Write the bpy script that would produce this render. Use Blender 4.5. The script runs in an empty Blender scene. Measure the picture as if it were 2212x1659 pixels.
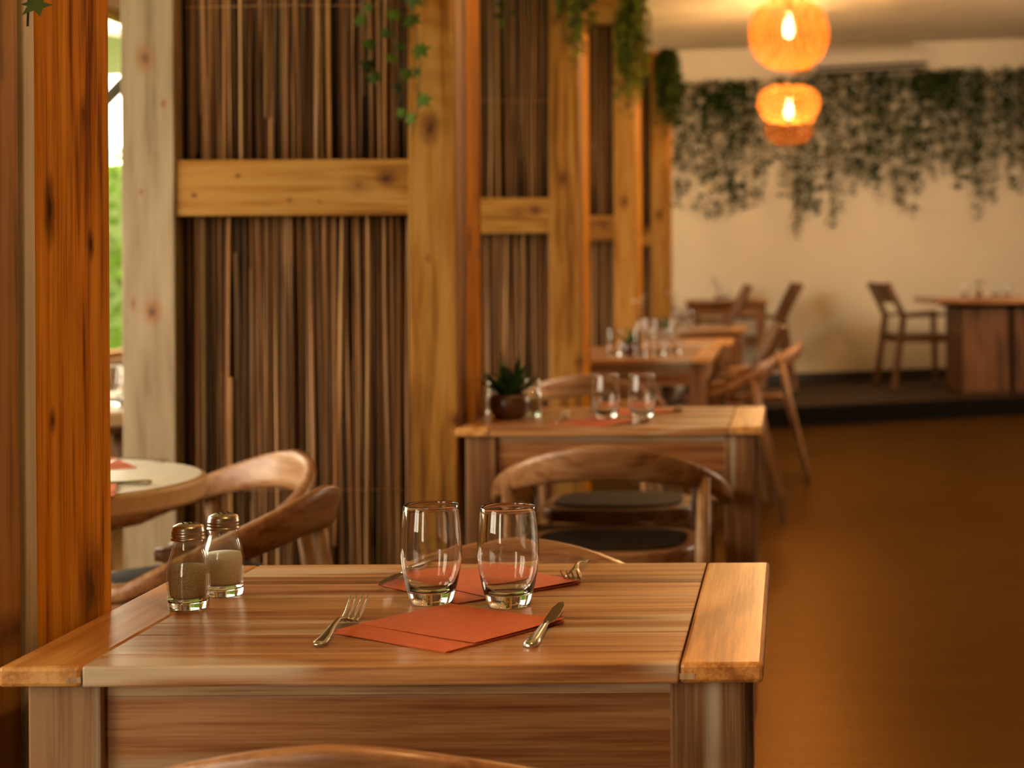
import bpy, bmesh, math, random
from mathutils import Vector, Matrix
S = bpy.context.scene
COL = S.collection
pi = math.pi

# ---------------------------------------------------------------- camera
# shifted-lens view along the aisle (+Y); eye 1.17 m above the floor
FPX = 3750.0; VX, VY = 1703.0, 570.0; ROLL = .006
cam = bpy.data.cameras.new('camera'); camo = bpy.data.objects.new('camera', cam); COL.objects.link(camo)
camo.location = (0, 0, 1.17)
camo.rotation_euler = (pi / 2, 0, 0)
camo.rotation_euler = (Matrix.Rotation(pi / 2, 3, 'X') @ Matrix.Rotation(-ROLL, 3, 'Z')).to_euler()
cam.sensor_width = 36; cam.lens = 36 * FPX / 2212
cam.shift_x = (1106 - VX) / 2212; cam.shift_y = (VY - 829.5) / 2212
cam.dof.use_dof = True; cam.dof.focus_distance = 2.10; cam.dof.aperture_fstop = 5.2
cam.clip_start = .05
S.camera = camo
# ---------------------------------------------------------------- world, exposure
W = bpy.data.worlds.new('overcast_sky'); S.world = W; W.use_nodes = True
bg = W.node_tree.nodes['Background']; bg.inputs[0].default_value = (1.0, .85, .62, 1); bg.inputs[1].default_value = 13.0
S.view_settings.view_transform = 'Standard'; S.view_settings.look = 'None'
S.view_settings.exposure = 0.05; S.view_settings.gamma = 1.0; S.view_settings.use_curve_mapping = False
S.cycles.use_denoising = True
S.cycles.max_bounces = 14; S.cycles.diffuse_bounces = 4; S.cycles.glossy_bounces = 4
S.cycles.transmission_bounces = 12; S.cycles.transparent_max_bounces = 16
S.cycles.sample_clamp_indirect = 6.0
S.cycles.caustics_reflective = False; S.cycles.caustics_refractive = False
LAMP_W = 190.0; LAMP_COL = (1.0, .54, .20)

def portal(loc, rot, sx, sy):
    l = bpy.data.lights.new('daylight_portal', 'AREA'); l.shape = 'RECTANGLE'; l.size = sx; l.size_y = sy
    l.cycles.is_portal = True
    o = bpy.data.objects.new('daylight_portal', l); COL.objects.link(o); o.location = loc; o.rotation_euler = rot
# openings: three panes in the left wall, two behind the camera
WX = -3.3; XR = 4.6
WIN_L = [(-1.6, .6), (1.3, 4.5), (5.2, 9.2), (9.6, 12.8)]
WIN_B = [(-3.0, -2.1)]
WIN_R_ADDED = [(8.6, 12.4)]  # unseen window, added so daylight brightens the far wall
BY = -3.2
for a, b in WIN_L: portal((WX + .02, (a + b) / 2, 1.585), (0, -pi / 2, 0), 1.73, b - a)
for a, b in WIN_R_ADDED: portal((XR - .02, (a + b) / 2, 2.05), (0, pi / 2, 0), 1.1, b - a)
for a, b in WIN_B: portal(((a + b) / 2, BY + .02, 1.4), (pi / 2, 0, 0), b - a, 2.0)

# ---------------------------------------------------------------- helpers
def srgb(r, g, b):
    f = lambda c: (c / 255 / 12.92) if c / 255 <= .04045 else ((c / 255 + .055) / 1.055) ** 2.4
    return (f(r), f(g), f(b))

class NT:
    def __init__(s, name):
        s.m = bpy.data.materials.new(name); s.m.use_nodes = True; s.t = s.m.node_tree
        s.t.nodes.clear(); s.out = s.n('ShaderNodeOutputMaterial')
    def n(s, kind, **kw):
        x = s.t.nodes.new(kind)
        for k, v in kw.items(): setattr(x, k, v)
        return x
    def l(s, a, b): s.t.links.new(a, b)
    def val(s, inp, v):
        if hasattr(v, 'is_linked'): s.l(v, inp)
        else: inp.default_value = v
    def math(s, op, a, b=None, c=None, clamp=False):
        x = s.n('ShaderNodeMath', operation=op); x.use_clamp = clamp
        s.val(x.inputs[0], a)
        if b is not None: s.val(x.inputs[1], b)
        if c is not None: s.val(x.inputs[2], c)
        return x.outputs[0]
    def vmath(s, op, a, b):
        x = s.n('ShaderNodeVectorMath', operation=op); s.val(x.inputs[0], a); s.val(x.inputs[1], b); return x.outputs[0]
    def mix(s, f, a, b, mode='MIX'):
        x = s.n('ShaderNodeMix', data_type='RGBA', blend_type=mode)
        s.val(x.inputs[0], f)
        for i, v in ((6, a), (7, b)):
            if hasattr(v, 'is_linked'): s.l(v, x.inputs[i])
            else: x.inputs[i].default_value = (*v[:3], 1)
        return x.outputs[2]
    def noise(s, vec, scale=1, detail=2, rough=.5, dist=0):
        x = s.n('ShaderNodeTexNoise'); s.l(vec, x.inputs['Vector'])
        x.inputs['Scale'].default_value = scale; x.inputs['Detail'].default_value = detail
        x.inputs['Roughness'].default_value = rough; x.inputs['Distortion'].default_value = dist
        return x.outputs[0]
    def ramp(s, f, pts):
        x = s.n('ShaderNodeValToRGB'); s.l(f, x.inputs[0]); e = x.color_ramp.elements
        while len(e) < len(pts): e.new(.5)
        for i, (p, c) in enumerate(pts):
            e[i].position = p; e[i].color = (*c, 1) if len(c) == 3 else c
        return x.outputs[0]
    def smooth(s, v, a, b):
        x = s.n('ShaderNodeMapRange', interpolation_type='SMOOTHSTEP'); s.val(x.inputs[0], v)
        x.inputs[1].default_value = a; x.inputs[2].default_value = b; return x.outputs[0]
    def tint(s, c):
        a = s.n('ShaderNodeAttribute', attribute_name='tint'); return s.mix(1.0, c, a.outputs[0], 'MULTIPLY')
    def pbsdf(s, color, rough=.5, **kw):
        p = s.n('ShaderNodeBsdfPrincipled')
        if hasattr(color, 'is_linked'): s.l(color, p.inputs['Base Color'])
        else: p.inputs['Base Color'].default_value = (*color, 1)
        s.val(p.inputs['Roughness'], rough)
        for k, v in kw.items(): s.val(p.inputs[k], v)
        s.l(p.outputs[0], s.out.inputs[0]); s.p = p; return p
    def bump(s, h, strength=.2, dist=.001):
        b = s.n('ShaderNodeBump'); b.inputs['Strength'].default_value = strength; b.inputs['Distance'].default_value = dist
        s.l(h, b.inputs['Height']); s.l(b.outputs[0], s.p.inputs['Normal'])

def wood(name, dark, mid, light, axis=0, rough=.4, cross=14., fine=150., sap=None, sap_t=.55, knots=0., island=.25,
         contrast=1., knot_col=None, coat=0., ringf=30., spec=.3, kscale=(2.2, 8.), kpos=None, kax=(2, 0), sapk=1.1):
    """long-grained timber; axis = direction of the grain in object space"""
    N = NT(name)
    tc = N.n('ShaderNodeTexCoord').outputs['Object']
    oi = N.n('ShaderNodeObjectInfo').outputs['Random']; ge = N.n('ShaderNodeNewGeometry').outputs['Random Per Island']
    off = N.math('ADD', N.math('MULTIPLY', oi, 7.3), N.math('MULTIPLY', ge, 23.7))
    cv = N.n('ShaderNodeCombineXYZ')
    for i in range(3): N.l(off, cv.inputs[i])
    v = N.vmath('ADD', tc, cv.outputs[0])
    def sc(along, across):
        k = [across] * 3; k[axis] = along
        return N.vmath('MULTIPLY', v, tuple(k))
    low = N.noise(sc(.8, cross * .5), 1, 2, .5, .6)
    rings = N.math('SINE', N.math('MULTIPLY', low, ringf))
    rings = N.math('MULTIPLY_ADD', rings, .5, .5)
    streak = N.noise(sc(2.2, cross * 3), 1, 4, .6)
    fn = N.noise(sc(7, fine * 2), 1, 3, .6)
    f = N.math('MULTIPLY_ADD', low, .9 * contrast, .5 - .45 * contrast)
    f = N.math('ADD', f, N.math('MULTIPLY', N.math('SUBTRACT', rings, .5), .20 * contrast))
    f = N.math('ADD', f, N.math('MULTIPLY', N.math('SUBTRACT', streak, .5), 1.45 * contrast))
    f = N.math('ADD', f, N.math('MULTIPLY', N.math('SUBTRACT', fn, .5), .75 * contrast))
    f = N.math('ADD', f, N.math('MULTIPLY', N.math('SUBTRACT', ge, .5), island))
    f = N.math('SUBTRACT', f, .0)
    c = N.ramp(f, [(.2, dark), (.5, mid), (.8, light)])
    if sap:
        m = N.noise(N.vmath('MULTIPLY', N.vmath('ADD', v, (3.1, 5.7, 9.2)), tuple([sapk if i == axis else 17. for i in range(3)])), 1, 1, .4, .3)
        m = N.smooth(m, sap_t - .03, sap_t + .05)
        c = N.mix(m, c, N.mix(.35, sap, c))
    if knots:
        vo = N.n('ShaderNodeTexVoronoi'); vo.feature = 'F1'; vo.inputs['Scale'].default_value = 1
        kv = N.vmath('ADD', sc(*kscale), N.vmath('MULTIPLY', N.n('ShaderNodeTexCoord').outputs['Object'], (0, 0, 0)))
        N.l(kv, vo.inputs['Vector'])
        wob = N.noise(sc(9, 22), 1, 2)
        d = N.math('ADD', vo.outputs['Distance'], N.math('MULTIPLY', N.math('SUBTRACT', wob, .5), .22))
        rnd = N.n('ShaderNodeSeparateColor'); N.l(vo.outputs['Color'], rnd.inputs[0])
        gate = N.math('GREATER_THAN', rnd.outputs[0], 1 - knots)
        halo = N.math('SUBTRACT', 1, N.smooth(d, .10, .34)); core = N.math('SUBTRACT', 1, N.smooth(d, .02, .12))
        c = N.mix(N.math('MULTIPLY', N.math('MULTIPLY', halo, gate), .45), c, knot_col or dark)
        c = N.mix(N.math('MULTIPLY', N.math('MULTIPLY', core, gate), .85), c, tuple(x * .35 for x in dark))
    if kpos:
        q = N.n('ShaderNodeTexCoord').outputs['Object']; se = N.n('ShaderNodeSeparateXYZ'); N.l(q, se.inputs[0])
        wob2 = N.math('MULTIPLY', N.math('SUBTRACT', N.noise(N.vmath('MULTIPLY', q, (45, 45, 30)), 1, 3, .6), .5), .9)
        for al, ac, ra, rc, st in kpos:
            da = N.math('DIVIDE', N.math('SUBTRACT', se.outputs[kax[0]], al), ra); dc = N.math('DIVIDE', N.math('SUBTRACT', se.outputs[kax[1]], ac), rc)
            d = N.math('ADD', N.math('SQRT', N.math('ADD', N.math('MULTIPLY', da, da), N.math('MULTIPLY', dc, dc))), wob2)
            c = N.mix(N.math('MULTIPLY', N.math('SUBTRACT', 1, N.smooth(d, .5, 1.8)), .75 * st), c, knot_col or dark)
            c = N.mix(N.math('MULTIPLY', N.math('SUBTRACT', 1, N.smooth(d, .15, .6)), .8 * st), c, tuple(x * .3 for x in (knot_col or dark)))
    c = N.tint(c)
    N.pbsdf(c, N.math('MULTIPLY_ADD', fn, .16, rough - .08), **{'Coat Weight': coat, 'Coat Roughness': .22, 'Specular IOR Level': spec})
    N.bump(N.math('ADD', fn, streak), .25, .0008)
    return N.m

def plain(name, col, rough=.5, metal=0., var=0., scale=20., **kw):
    N = NT(name); c = col
    if var:
        tc = N.n('ShaderNodeTexCoord').outputs['Object']; n = N.noise(tc, scale, 4, .6)
        c = N.mix(N.smooth(n, .3, .7), tuple(x * (1 - var) for x in col), tuple(min(1, x * (1 + var)) for x in col))
    else:
        r = N.n('ShaderNodeRGB'); r.outputs[0].default_value = (*col, 1); c = r.outputs[0]
    N.pbsdf(N.tint(c), rough, Metallic=metal, **kw)
    return N.m

M = {}
pine_y = ((.115, .042, .006), (.275, .122, .020), (.345, .180, .044))
M['pine_v'] = wood('pine_vertical', *pine_y, axis=2, rough=.6, knots=.12, cross=12, knot_col=(.12, .040, .010), ringf=26, spec=.08, kpos=[(1.53, -.068, .035, .022, 1), (.765, -.006, .018, .016, 1), (2.2, -.09, .02, .016, .7), (1.19, -.075, .010, .006, .6)])
M['pine_h'] = wood('pine_rail', *pine_y, axis=0, rough=.5, knots=.1, cross=14, knot_col=(.10, .035, .012), ringf=34, spec=.08, kax=(0, 2), kpos=[(-.183, 1.40, .022, .018, 1), (-.26, 1.385, .035, .022, .45), (-.575, 1.41, .006, .005, 1), (-.69, 1.36, .007, .006, 1), (-.44, 1.345, .006, .005, 1), (-.36, 1.34, .005, .004, .8)])
M['pine_pale'] = wood('pine_daylit_tone', (.13, .078, .036), (.26, .182, .105), (.33, .25, .16), axis=2, rough=.6, cross=9, knot_col=(.24, .085, .02), contrast=.75, kpos=[(1.72, -.814, .030, .022, .9), (1.60, -.766, .012, .007, .9), (1.055, -.798, .026, .020, 1), (1.075, -.848, .020, .007, .8), (1.37, -.825, .008, .005, 1)])  # same pine as the frame, daylight's pale grey painted into its colours
M['pine_grey'] = wood('pine_grey_strip', (.24, .20, .13), (.42, .36, .25), (.52, .46, .34), axis=2, rough=.6, cross=16, contrast=.6)
M['stain_v'] = wood('stained_post_timber', (.15, .040, .003), (.50, .185, .010), (.66, .29, .025), axis=2, rough=.75, cross=16, kax=(2, 1), kpos=[(1.24, .185, .034, .013, 1), (1.20, .305, .016, .008, 1), (1.36, .285, .020, .010, .6), (.775, .30, .05, .03, .8), (2.1, .26, .03, .012, .8), (.99, .19, .012, .008, .8)],
                    knot_col=(.06, .016, .005), ringf=40, contrast=.95, coat=.0, spec=.03)
SAP = (.60, .50, .36)
M['acacia_x'] = wood('acacia_lengthwise', (.17, .055, .014), (.37, .165, .062), (.55, .31, .145), axis=0, rough=.36, sap=SAP, sap_t=.57, island=.5, cross=20, coat=.35, knots=.06, kscale=(1.5, 14.))
M['acacia_front'] = wood('acacia_front_board', (.17, .060, .018), (.36, .155, .05), (.48, .24, .10), axis=0, rough=.36, sap=SAP, sap_t=.50, sapk=2.6, island=.2, cross=20, coat=.35)
M['acacia_y'] = wood('acacia_endboard', (.28, .10, .02), (.52, .23, .058), (.64, .34, .11), axis=1, rough=.38, island=.3, cross=12, coat=.25, knots=.15)
M['acacia_z'] = wood('acacia_leg', (.10, .036, .011), (.21, .092, .034), (.31, .165, .075), axis=2, rough=.5, sap=SAP, sap_t=.66, island=.3, cross=22)
M['chair'] = wood('teak_chair_x', (.12, .040, .012), (.27, .118, .044), (.38, .20, .09), axis=0, rough=.38, island=.1, cross=24, contrast=.7, coat=.2)
M['chair_z'] = wood('teak_chair_z', (.14, .055, .018), (.31, .155, .065), (.42, .25, .12), axis=2, rough=.42, island=.1, cross=30, contrast=.7)
M['red_wood'] = wood('reddish_table_x', (.13, .045, .015), (.34, .15, .06), (.46, .24, .11), axis=0, rough=.36, island=.5, cross=20, coat=.3)
M['dark_slab'] = wood('dark_slab_wood', (.04, .014, .005), (.12, .048, .015), (.18, .08, .03), axis=2, rough=.5, island=.3, cross=14)
M['round_top'] = plain('pale_laminate_top', (.74, .69, .58), .38, var=.05)
M['round_edge'] = wood('pale_edge', (.46, .28, .13), (.62, .42, .22), (.7, .5, .3), axis=0, rough=.4, cross=8, contrast=.5)
M['dark_chair'] = wood('dark_oiled_chair', (.06, .024, .008), (.15, .070, .025), (.22, .12, .05), axis=2, rough=.45, island=.1, cross=26, contrast=.6)
M['cushion'] = plain('black_leather', (.012, .008, .006), .6, var=.3, scale=60, **{'Specular IOR Level': .12})
M['napkin'] = plain('terracotta_paper', srgb(186, 88, 34), .85, var=.08, scale=90)
M['steel'] = plain('stainless_steel', (.62, .60, .56), .16, 1.0)
M['cap_steel'] = plain('brushed_cap_steel', (.42, .36, .30), .28, 1.0)
M['pot'] = plain('dark_glazed_pot', (.085, .038, .018), .25, var=.4, scale=14)
M['soil'] = plain('soil', (.02, .012, .008), .9)
M['pepper'] = plain('ground_pepper', (.40, .28, .15), .9, var=.5, scale=900)
M['salt'] = plain('white_salt', (.88, .80, .72), .8, var=.1, scale=500)
M['plastic'] = plain('white_unit_plastic', (.62, .56, .44), .4)
M['black'] = plain('black_recess', (.005, .004, .003), .8, **{'Specular IOR Level': .05})
M['steel_dark'] = plain('dark_painted_steel', (.03, .025, .022), .5)
M['canvas'] = plain('white_canvas', (.75, .73, .68), .9)

def glass(name, col=(1, 1, 1), rough=0.):
    N = NT(name); N.pbsdf(col, rough, **{'Transmission Weight': 1., 'IOR': 1.47}); return N.m
def thin(name, col):
    N = NT(name); a = N.n('ShaderNodeBsdfTransparent'); a.inputs[0].default_value = (*col, 1); b = N.n('ShaderNodeBsdfGlossy'); b.inputs['Roughness'].default_value = .03
    lw = N.n('ShaderNodeLayerWeight'); lw.inputs[0].default_value = .5; f_ = N.math('MULTIPLY_ADD', N.math('POWER', lw.outputs[1], 2.5), .60, .05)
    m = N.n('ShaderNodeMixShader'); N.l(f_, m.inputs[0]); N.l(a.outputs[0], m.inputs[1]); N.l(b.outputs[0], m.inputs[2]); N.l(m.outputs[0], N.out.inputs[0]); return N.m
M['thin'] = thin('thin_jar_glass', (.95, .97, .95))
M['glass'] = glass('clear_glass', (.985, .985, .975)); M['green_glass'] = glass('greenish_glass', (.86, .95, .88))
def pane():
    N = NT('window_pane'); a = N.n('ShaderNodeBsdfTransparent'); b = N.n('ShaderNodeBsdfGlossy'); b.inputs['Roughness'].default_value = .02
    m = N.n('ShaderNodeMixShader'); m.inputs[0].default_value = .06
    N.l(a.outputs[0], m.inputs[1]); N.l(b.outputs[0], m.inputs[2]); N.l(m.outputs[0], N.out.inputs[0]); return N.m
M['pane'] = pane()

def leafmat(name, col):
    N = NT(name); r = N.n('ShaderNodeRGB'); r.outputs[0].default_value = (*col, 1); c = N.tint(r.outputs[0])
    p = N.pbsdf(c, .6, **{'Specular IOR Level': .15}); t = N.n('ShaderNodeBsdfTranslucent'); N.l(c, t.inputs[0]); m = N.n('ShaderNodeMixShader'); m.inputs[0].default_value = .25
    N.l(p.outputs[0], m.inputs[1]); N.l(t.outputs[0], m.inputs[2]); N.l(m.outputs[0], N.out.inputs[0]); return N.m
M['leaf'] = leafmat('ivy_leaf', (.036, .066, .006)); M['leaf_pale'] = leafmat('pale_ivy_leaf', (.16, .24, .06)); M['leaf_dark'] = leafmat('dark_leaf', (.030, .062, .010)); M['leaf_yel'] = leafmat('trailing_leaf', (.13, .16, .015))
M['stem'] = plain('vine_stem', (.05, .05, .015), .7)
M['succ'] = leafmat('succulent_leaf', (.030, .085, .018))

def reedmat():
    N = NT('willow_reeds'); tc = N.n('ShaderNodeTexCoord').outputs['Object']; ge = N.n('ShaderNodeNewGeometry').outputs['Random Per Island']
    cv = N.n('ShaderNodeCombineXYZ'); N.l(N.math('MULTIPLY', ge, 31), cv.inputs[0]); v = N.vmath('ADD', tc, cv.outputs[0])
    n = N.noise(N.vmath('MULTIPLY', v, (60, 60, 3)), 1, 3, .6); f = N.math('ADD', N.math('MULTIPLY', ge, .55), N.math('MULTIPLY', n, .55))
    c = N.ramp(f, [(.2, (.030, .011, .003)), (.45, (.115, .050, .016)), (.65, (.25, .125, .050)), (.9, (.46, .28, .14))])
    N.pbsdf(N.tint(c), .7, **{'Specular IOR Level': .12}); N.bump(n, .3, .001); return N.m
M['reed'] = reedmat()

def floormat():
    N = NT('floor_boards'); tc = N.n('ShaderNodeTexCoord').outputs['Object']
    br = N.n('ShaderNodeTexBrick'); N.l(tc, br.inputs['Vector']); br.inputs['Scale'].default_value = 1
    br.inputs['Brick Width'].default_value = 1.3; br.inputs['Row Height'].default_value = .15; br.inputs['Mortar Size'].default_value = .0022
    br.inputs['Color1'].default_value = (.8, .8, .8, 1); br.inputs['Color2'].default_value = (.45, .45, .45, 1); br.inputs['Mortar'].default_value = (.16, .16, .16, 1)
    br.offset = .37
    n = N.noise(N.vmath('MULTIPLY', tc, (3, 34, 10)), 1, 5, .65, .4); n2 = N.noise(tc, 1.5, 3)
    c = N.ramp(n, [(.3, (.014, .0055, .0009)), (.5, (.034, .0150, .0030)), (.72, (.062, .030, .0075))])
    c = N.mix(.75, c, br.outputs[0], 'MULTIPLY')
    p = N.pbsdf(c, .9, **{'Specular IOR Level': 0.})
    g = N.n('ShaderNodeBsdfGlossy'); g.inputs[0].default_value = (1., .56, .20, 1); N.l(N.math('MULTIPLY_ADD', n2, .10, .30), g.inputs['Roughness'])  # gloss tinted orange to paint in the warm lamp streak
    mx = N.n('ShaderNodeMixShader'); mx.inputs[0].default_value = .11; N.l(p.outputs[0], mx.inputs[1]); N.l(g.outputs[0], mx.inputs[2]); N.l(mx.outputs[0], N.out.inputs[0]); N.bump(N.math('ADD', n, br.outputs[0]), .15, .001); return N.m
M['floor'] = floormat()
def plaster(name, a, b, sc):
    N = NT(name); tc = N.n('ShaderNodeTexCoord').outputs['Object']; n = N.noise(tc, sc, 4, .6)
    N.pbsdf(N.ramp(n, [(.35, a), (.65, b)]), .85); N.bump(N.noise(tc, 60, 4), .12, .002); return N.m
M['wall'] = plaster('cream_plaster', (.76, .67, .51), (.80, .72, .56), 1.2)
M['room'] = plaster('warm_room_wall', (.38, .24, .13), (.44, .29, .17), 1.0)
def ceilmat():
    N = NT('limewashed_ceiling_boards'); tc = N.n('ShaderNodeTexCoord').outputs['Object']
    br = N.n('ShaderNodeTexBrick'); N.l(tc, br.inputs['Vector']); br.inputs['Scale'].default_value = 1
    br.inputs['Brick Width'].default_value = 2.4; br.inputs['Row Height'].default_value = .16; br.inputs['Mortar Size'].default_value = .004
    br.inputs['Color1'].default_value = (1, 1, 1, 1); br.inputs['Color2'].default_value = (.86, .86, .86, 1); br.inputs['Mortar'].default_value = (.6, .55, .5, 1)
    n = N.noise(N.vmath('MULTIPLY', tc, (1.2, 14, 4)), 1, 4, .6, .3)
    vo = N.n('ShaderNodeTexVoronoi'); N.l(N.vmath('MULTIPLY', tc, (1.6, 5, 1)), vo.inputs['Vector']); vo.inputs['Scale'].default_value = 1
    c = N.ramp(n, [(.3, (.66, .55, .40)), (.6, (.80, .70, .54))])
    c = N.mix(N.math('SUBTRACT', 1, N.smooth(vo.outputs['Distance'], .02, .09)), c, (.30, .18, .08))
    N.pbsdf(N.mix(1, c, br.outputs[0], 'MULTIPLY'), .6); return N.m
M['ceil'] = ceilmat()
def grass():
    N = NT('garden_lawn'); tc = N.n('ShaderNodeTexCoord').outputs['Object']; n = N.noise(tc, 6, 5, .7)
    N.pbsdf(N.ramp(n, [(.3, (.10, .20, .035)), (.7, (.24, .36, .09))]), .9); return N.m
M['lawn'] = grass()

def shademat(name, dens, sc_z, sc_a, col=(.27, .105, .022)):
    """woven rattan strands: cane between see-through gaps"""
    N = NT(name); tc = N.n('ShaderNodeTexCoord').outputs['Object']; sp = N.n('ShaderNodeSeparateXYZ'); N.l(tc, sp.inputs[0])
    ang = N.math('ARCTAN2', sp.outputs[1], sp.outputs[0])
    a = N.math('SINE', N.math('MULTIPLY_ADD', sp.outputs[2], sc_z, N.math('MULTIPLY', ang, 9)))
    b = N.math('SINE', N.math('ADD', N.math('MULTIPLY', sp.outputs[2], sc_z), N.math('MULTIPLY', ang, -sc_a)))
    w = N.math('MAXIMUM', a, b); m = N.smooth(w, dens - .25, dens + .25)
    d = N.n('ShaderNodeBsdfDiffuse'); t = N.n('ShaderNodeBsdfTranslucent'); tr = N.n('ShaderNodeBsdfTransparent')
    d.inputs[0].default_value = (*[c * .75 for c in col], 1); t.inputs[0].default_value = (*col, 1)
    m1 = N.n('ShaderNodeMixShader'); m1.inputs[0].default_value = .6; N.l(d.outputs[0], m1.inputs[1]); N.l(t.outputs[0], m1.inputs[2])
    m2 = N.n('ShaderNodeMixShader'); N.l(m, m2.inputs[0]); N.l(tr.outputs[0], m2.inputs[1]); N.l(m1.outputs[0], m2.inputs[2])
    N.l(m2.outputs[0], N.out.inputs[0]); return N.m
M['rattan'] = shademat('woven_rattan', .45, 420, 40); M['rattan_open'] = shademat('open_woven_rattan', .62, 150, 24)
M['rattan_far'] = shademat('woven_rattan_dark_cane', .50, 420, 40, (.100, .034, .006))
M['rattan_open'] = shademat('open_woven_rattan_cane', .62, 150, 24, (.135, .050, .010))
def emis(name, col, s):
    N = NT(name); e = N.n('ShaderNodeEmission'); e.inputs[0].default_value = (*col, 1); e.inputs[1].default_value = s; N.l(e.outputs[0], N.out.inputs[0]); return N.m
M['bulb'] = emis('lit_bulb', (1., .74, .42), 9.0)

# ---------------------------------------------------------------- mesh builder
class MB:
    def __init__(s): s.v = []; s.f = []; s.c = []; s.sm = []
    def add(s, vs, fs, tint=(1, 1, 1), smooth=False):
        o = len(s.v); s.v += [tuple(v) for v in vs]; s.f += [[i + o for i in f] for f in fs]
        s.c += [tint] * len(fs); s.sm += [smooth] * len(fs); return s
    def box(s, x0, x1, y0, y1, z0, z1, tint=(1, 1, 1), M_=None, ch=0.):
        if ch:
            bm = bmesh.new(); bmesh.ops.create_cube(bm, size=1)
            for v in bm.verts: v.co = Vector(((x0 + x1) / 2 + v.co.x * (x1 - x0), (y0 + y1) / 2 + v.co.y * (y1 - y0), (z0 + z1) / 2 + v.co.z * (z1 - z0)))
            bmesh.ops.bevel(bm, geom=bm.edges[:], offset=ch, segments=2, affect='EDGES', profile=.5)
            bm.verts.index_update(); vs = [v.co.copy() for v in bm.verts]; fs = [[v.index for v in f.verts] for f in bm.faces]; bm.free()
        else:
            vs = [Vector((x, y, z)) for x in (x0, x1) for y in (y0, y1) for z in (z0, z1)]
            fs = [(0, 1, 3, 2), (4, 6, 7, 5), (0, 4, 5, 1), (2, 3, 7, 6), (0, 2, 6, 4), (1, 5, 7, 3)]
        if M_ is not None: vs = [M_ @ v for v in vs]
        return s.add(vs, fs, tint)
    def lathe(s, prof, n=32, c=(0, 0, 0), tint=(1, 1, 1), smooth=True, cap=True):
        vs = []; fs = []; k = len(prof)
        for r, z in prof:
            for i in range(n):
                a = 2 * pi * i / n; vs.append((c[0] + max(r, 1e-5) * math.cos(a), c[1] + max(r, 1e-5) * math.sin(a), c[2] + z))
        for j in range(k - 1):
            for i in range(n):
                i2 = (i + 1) % n; fs.append((j * n + i, j * n + i2, (j + 1) * n + i2, (j + 1) * n + i))
        if cap:
            if prof[0][0] > 1e-4: fs.append(tuple(range(n - 1, -1, -1)))
            if prof[-1][0] > 1e-4: fs.append(tuple((k - 1) * n + i for i in range(n)))
        return s.add(vs, fs, tint, smooth)
    def tube(s, pts, rad, n=10, tint=(1, 1, 1), flat=1., smooth=True, up=None):
        pts = [Vector(p) for p in pts]; m = len(pts)
        if not hasattr(rad, '__len__'): rad = [rad] * m
        vs = []; fs = []; pu = None
        for i, p in enumerate(pts):
            t = (pts[min(i + 1, m - 1)] - pts[max(i - 1, 0)]).normalized()
            u = Vector(up) if up else (pu or (Vector((0, 0, 1)) if abs(t.z) < .9 else Vector((1, 0, 0))))
            a = (u - t * u.dot(t)).normalized(); b = t.cross(a); pu = a
            r = rad[i]; ra, rb = r if hasattr(r, '__len__') else (r * flat, r)
            for k in range(n):
                an = 2 * pi * k / n; vs.append(p + a * ra * math.cos(an) + b * rb * math.sin(an))
        for i in range(m - 1):
            for k in range(n): k2 = (k + 1) % n; fs.append((i * n + k, (i + 1) * n + k, (i + 1) * n + k2, i * n + k2))
        fs.append(tuple(range(n))); fs.append(tuple((m - 1) * n + k for k in range(n - 1, -1, -1)))
        return s.add(vs, fs, tint, smooth)
    def prism(s, outline, z0, z1, tint=(1, 1, 1), r=0.):
        n = len(outline); vs = []; rows = [(z0, 1)] if not r else [(z0, 0), (z0 + r * .3, .7), (z0 + r, 1), (z1 - r, 1), (z1 - r * .3, .7), (z1, 0)]
        if not r: rows = [(z0, 1), (z1, 1)]
        cx = sum(p[0] for p in outline) / n; cy = sum(p[1] for p in outline) / n
        for z, k in rows:
            for p in outline:
                d = Vector((p[0] - cx, p[1] - cy)); L = d.length; q = d * ((L - r * (1 - k)) / L) if r else d
                vs.append((cx + q.x, cy + q.y, z))
        fs = []
        for j in range(len(rows) - 1):
            for i in range(n): i2 = (i + 1) % n; fs.append((j * n + i, j * n + i2, (j + 1) * n + i2, (j + 1) * n + i))
        fs.append(tuple(range(n - 1, -1, -1))); fs.append(tuple((len(rows) - 1) * n + i for i in range(n)))
        return s.add(vs, fs, tint)
    def obj(s, name, mat, parent=None, loc=None, autosmooth=False):
        me = bpy.data.meshes.new(name); me.from_pydata(s.v, [], s.f)
        ca = me.color_attributes.new('tint', 'FLOAT_COLOR', 'CORNER')
        buf = []
        for f, c in zip(s.f, s.c): buf += [c[0], c[1], c[2], 1.0] * len(f)
        ca.data.foreach_set('color', buf)
        me.polygons.foreach_set('use_smooth', s.sm)
        me.materials.append(M[mat] if isinstance(mat, str) else mat); me.update()
        o = bpy.data.objects.new(name, me); COL.objects.link(o)
        if parent: o.parent = parent
        if loc: o.location = loc
        return o

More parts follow.
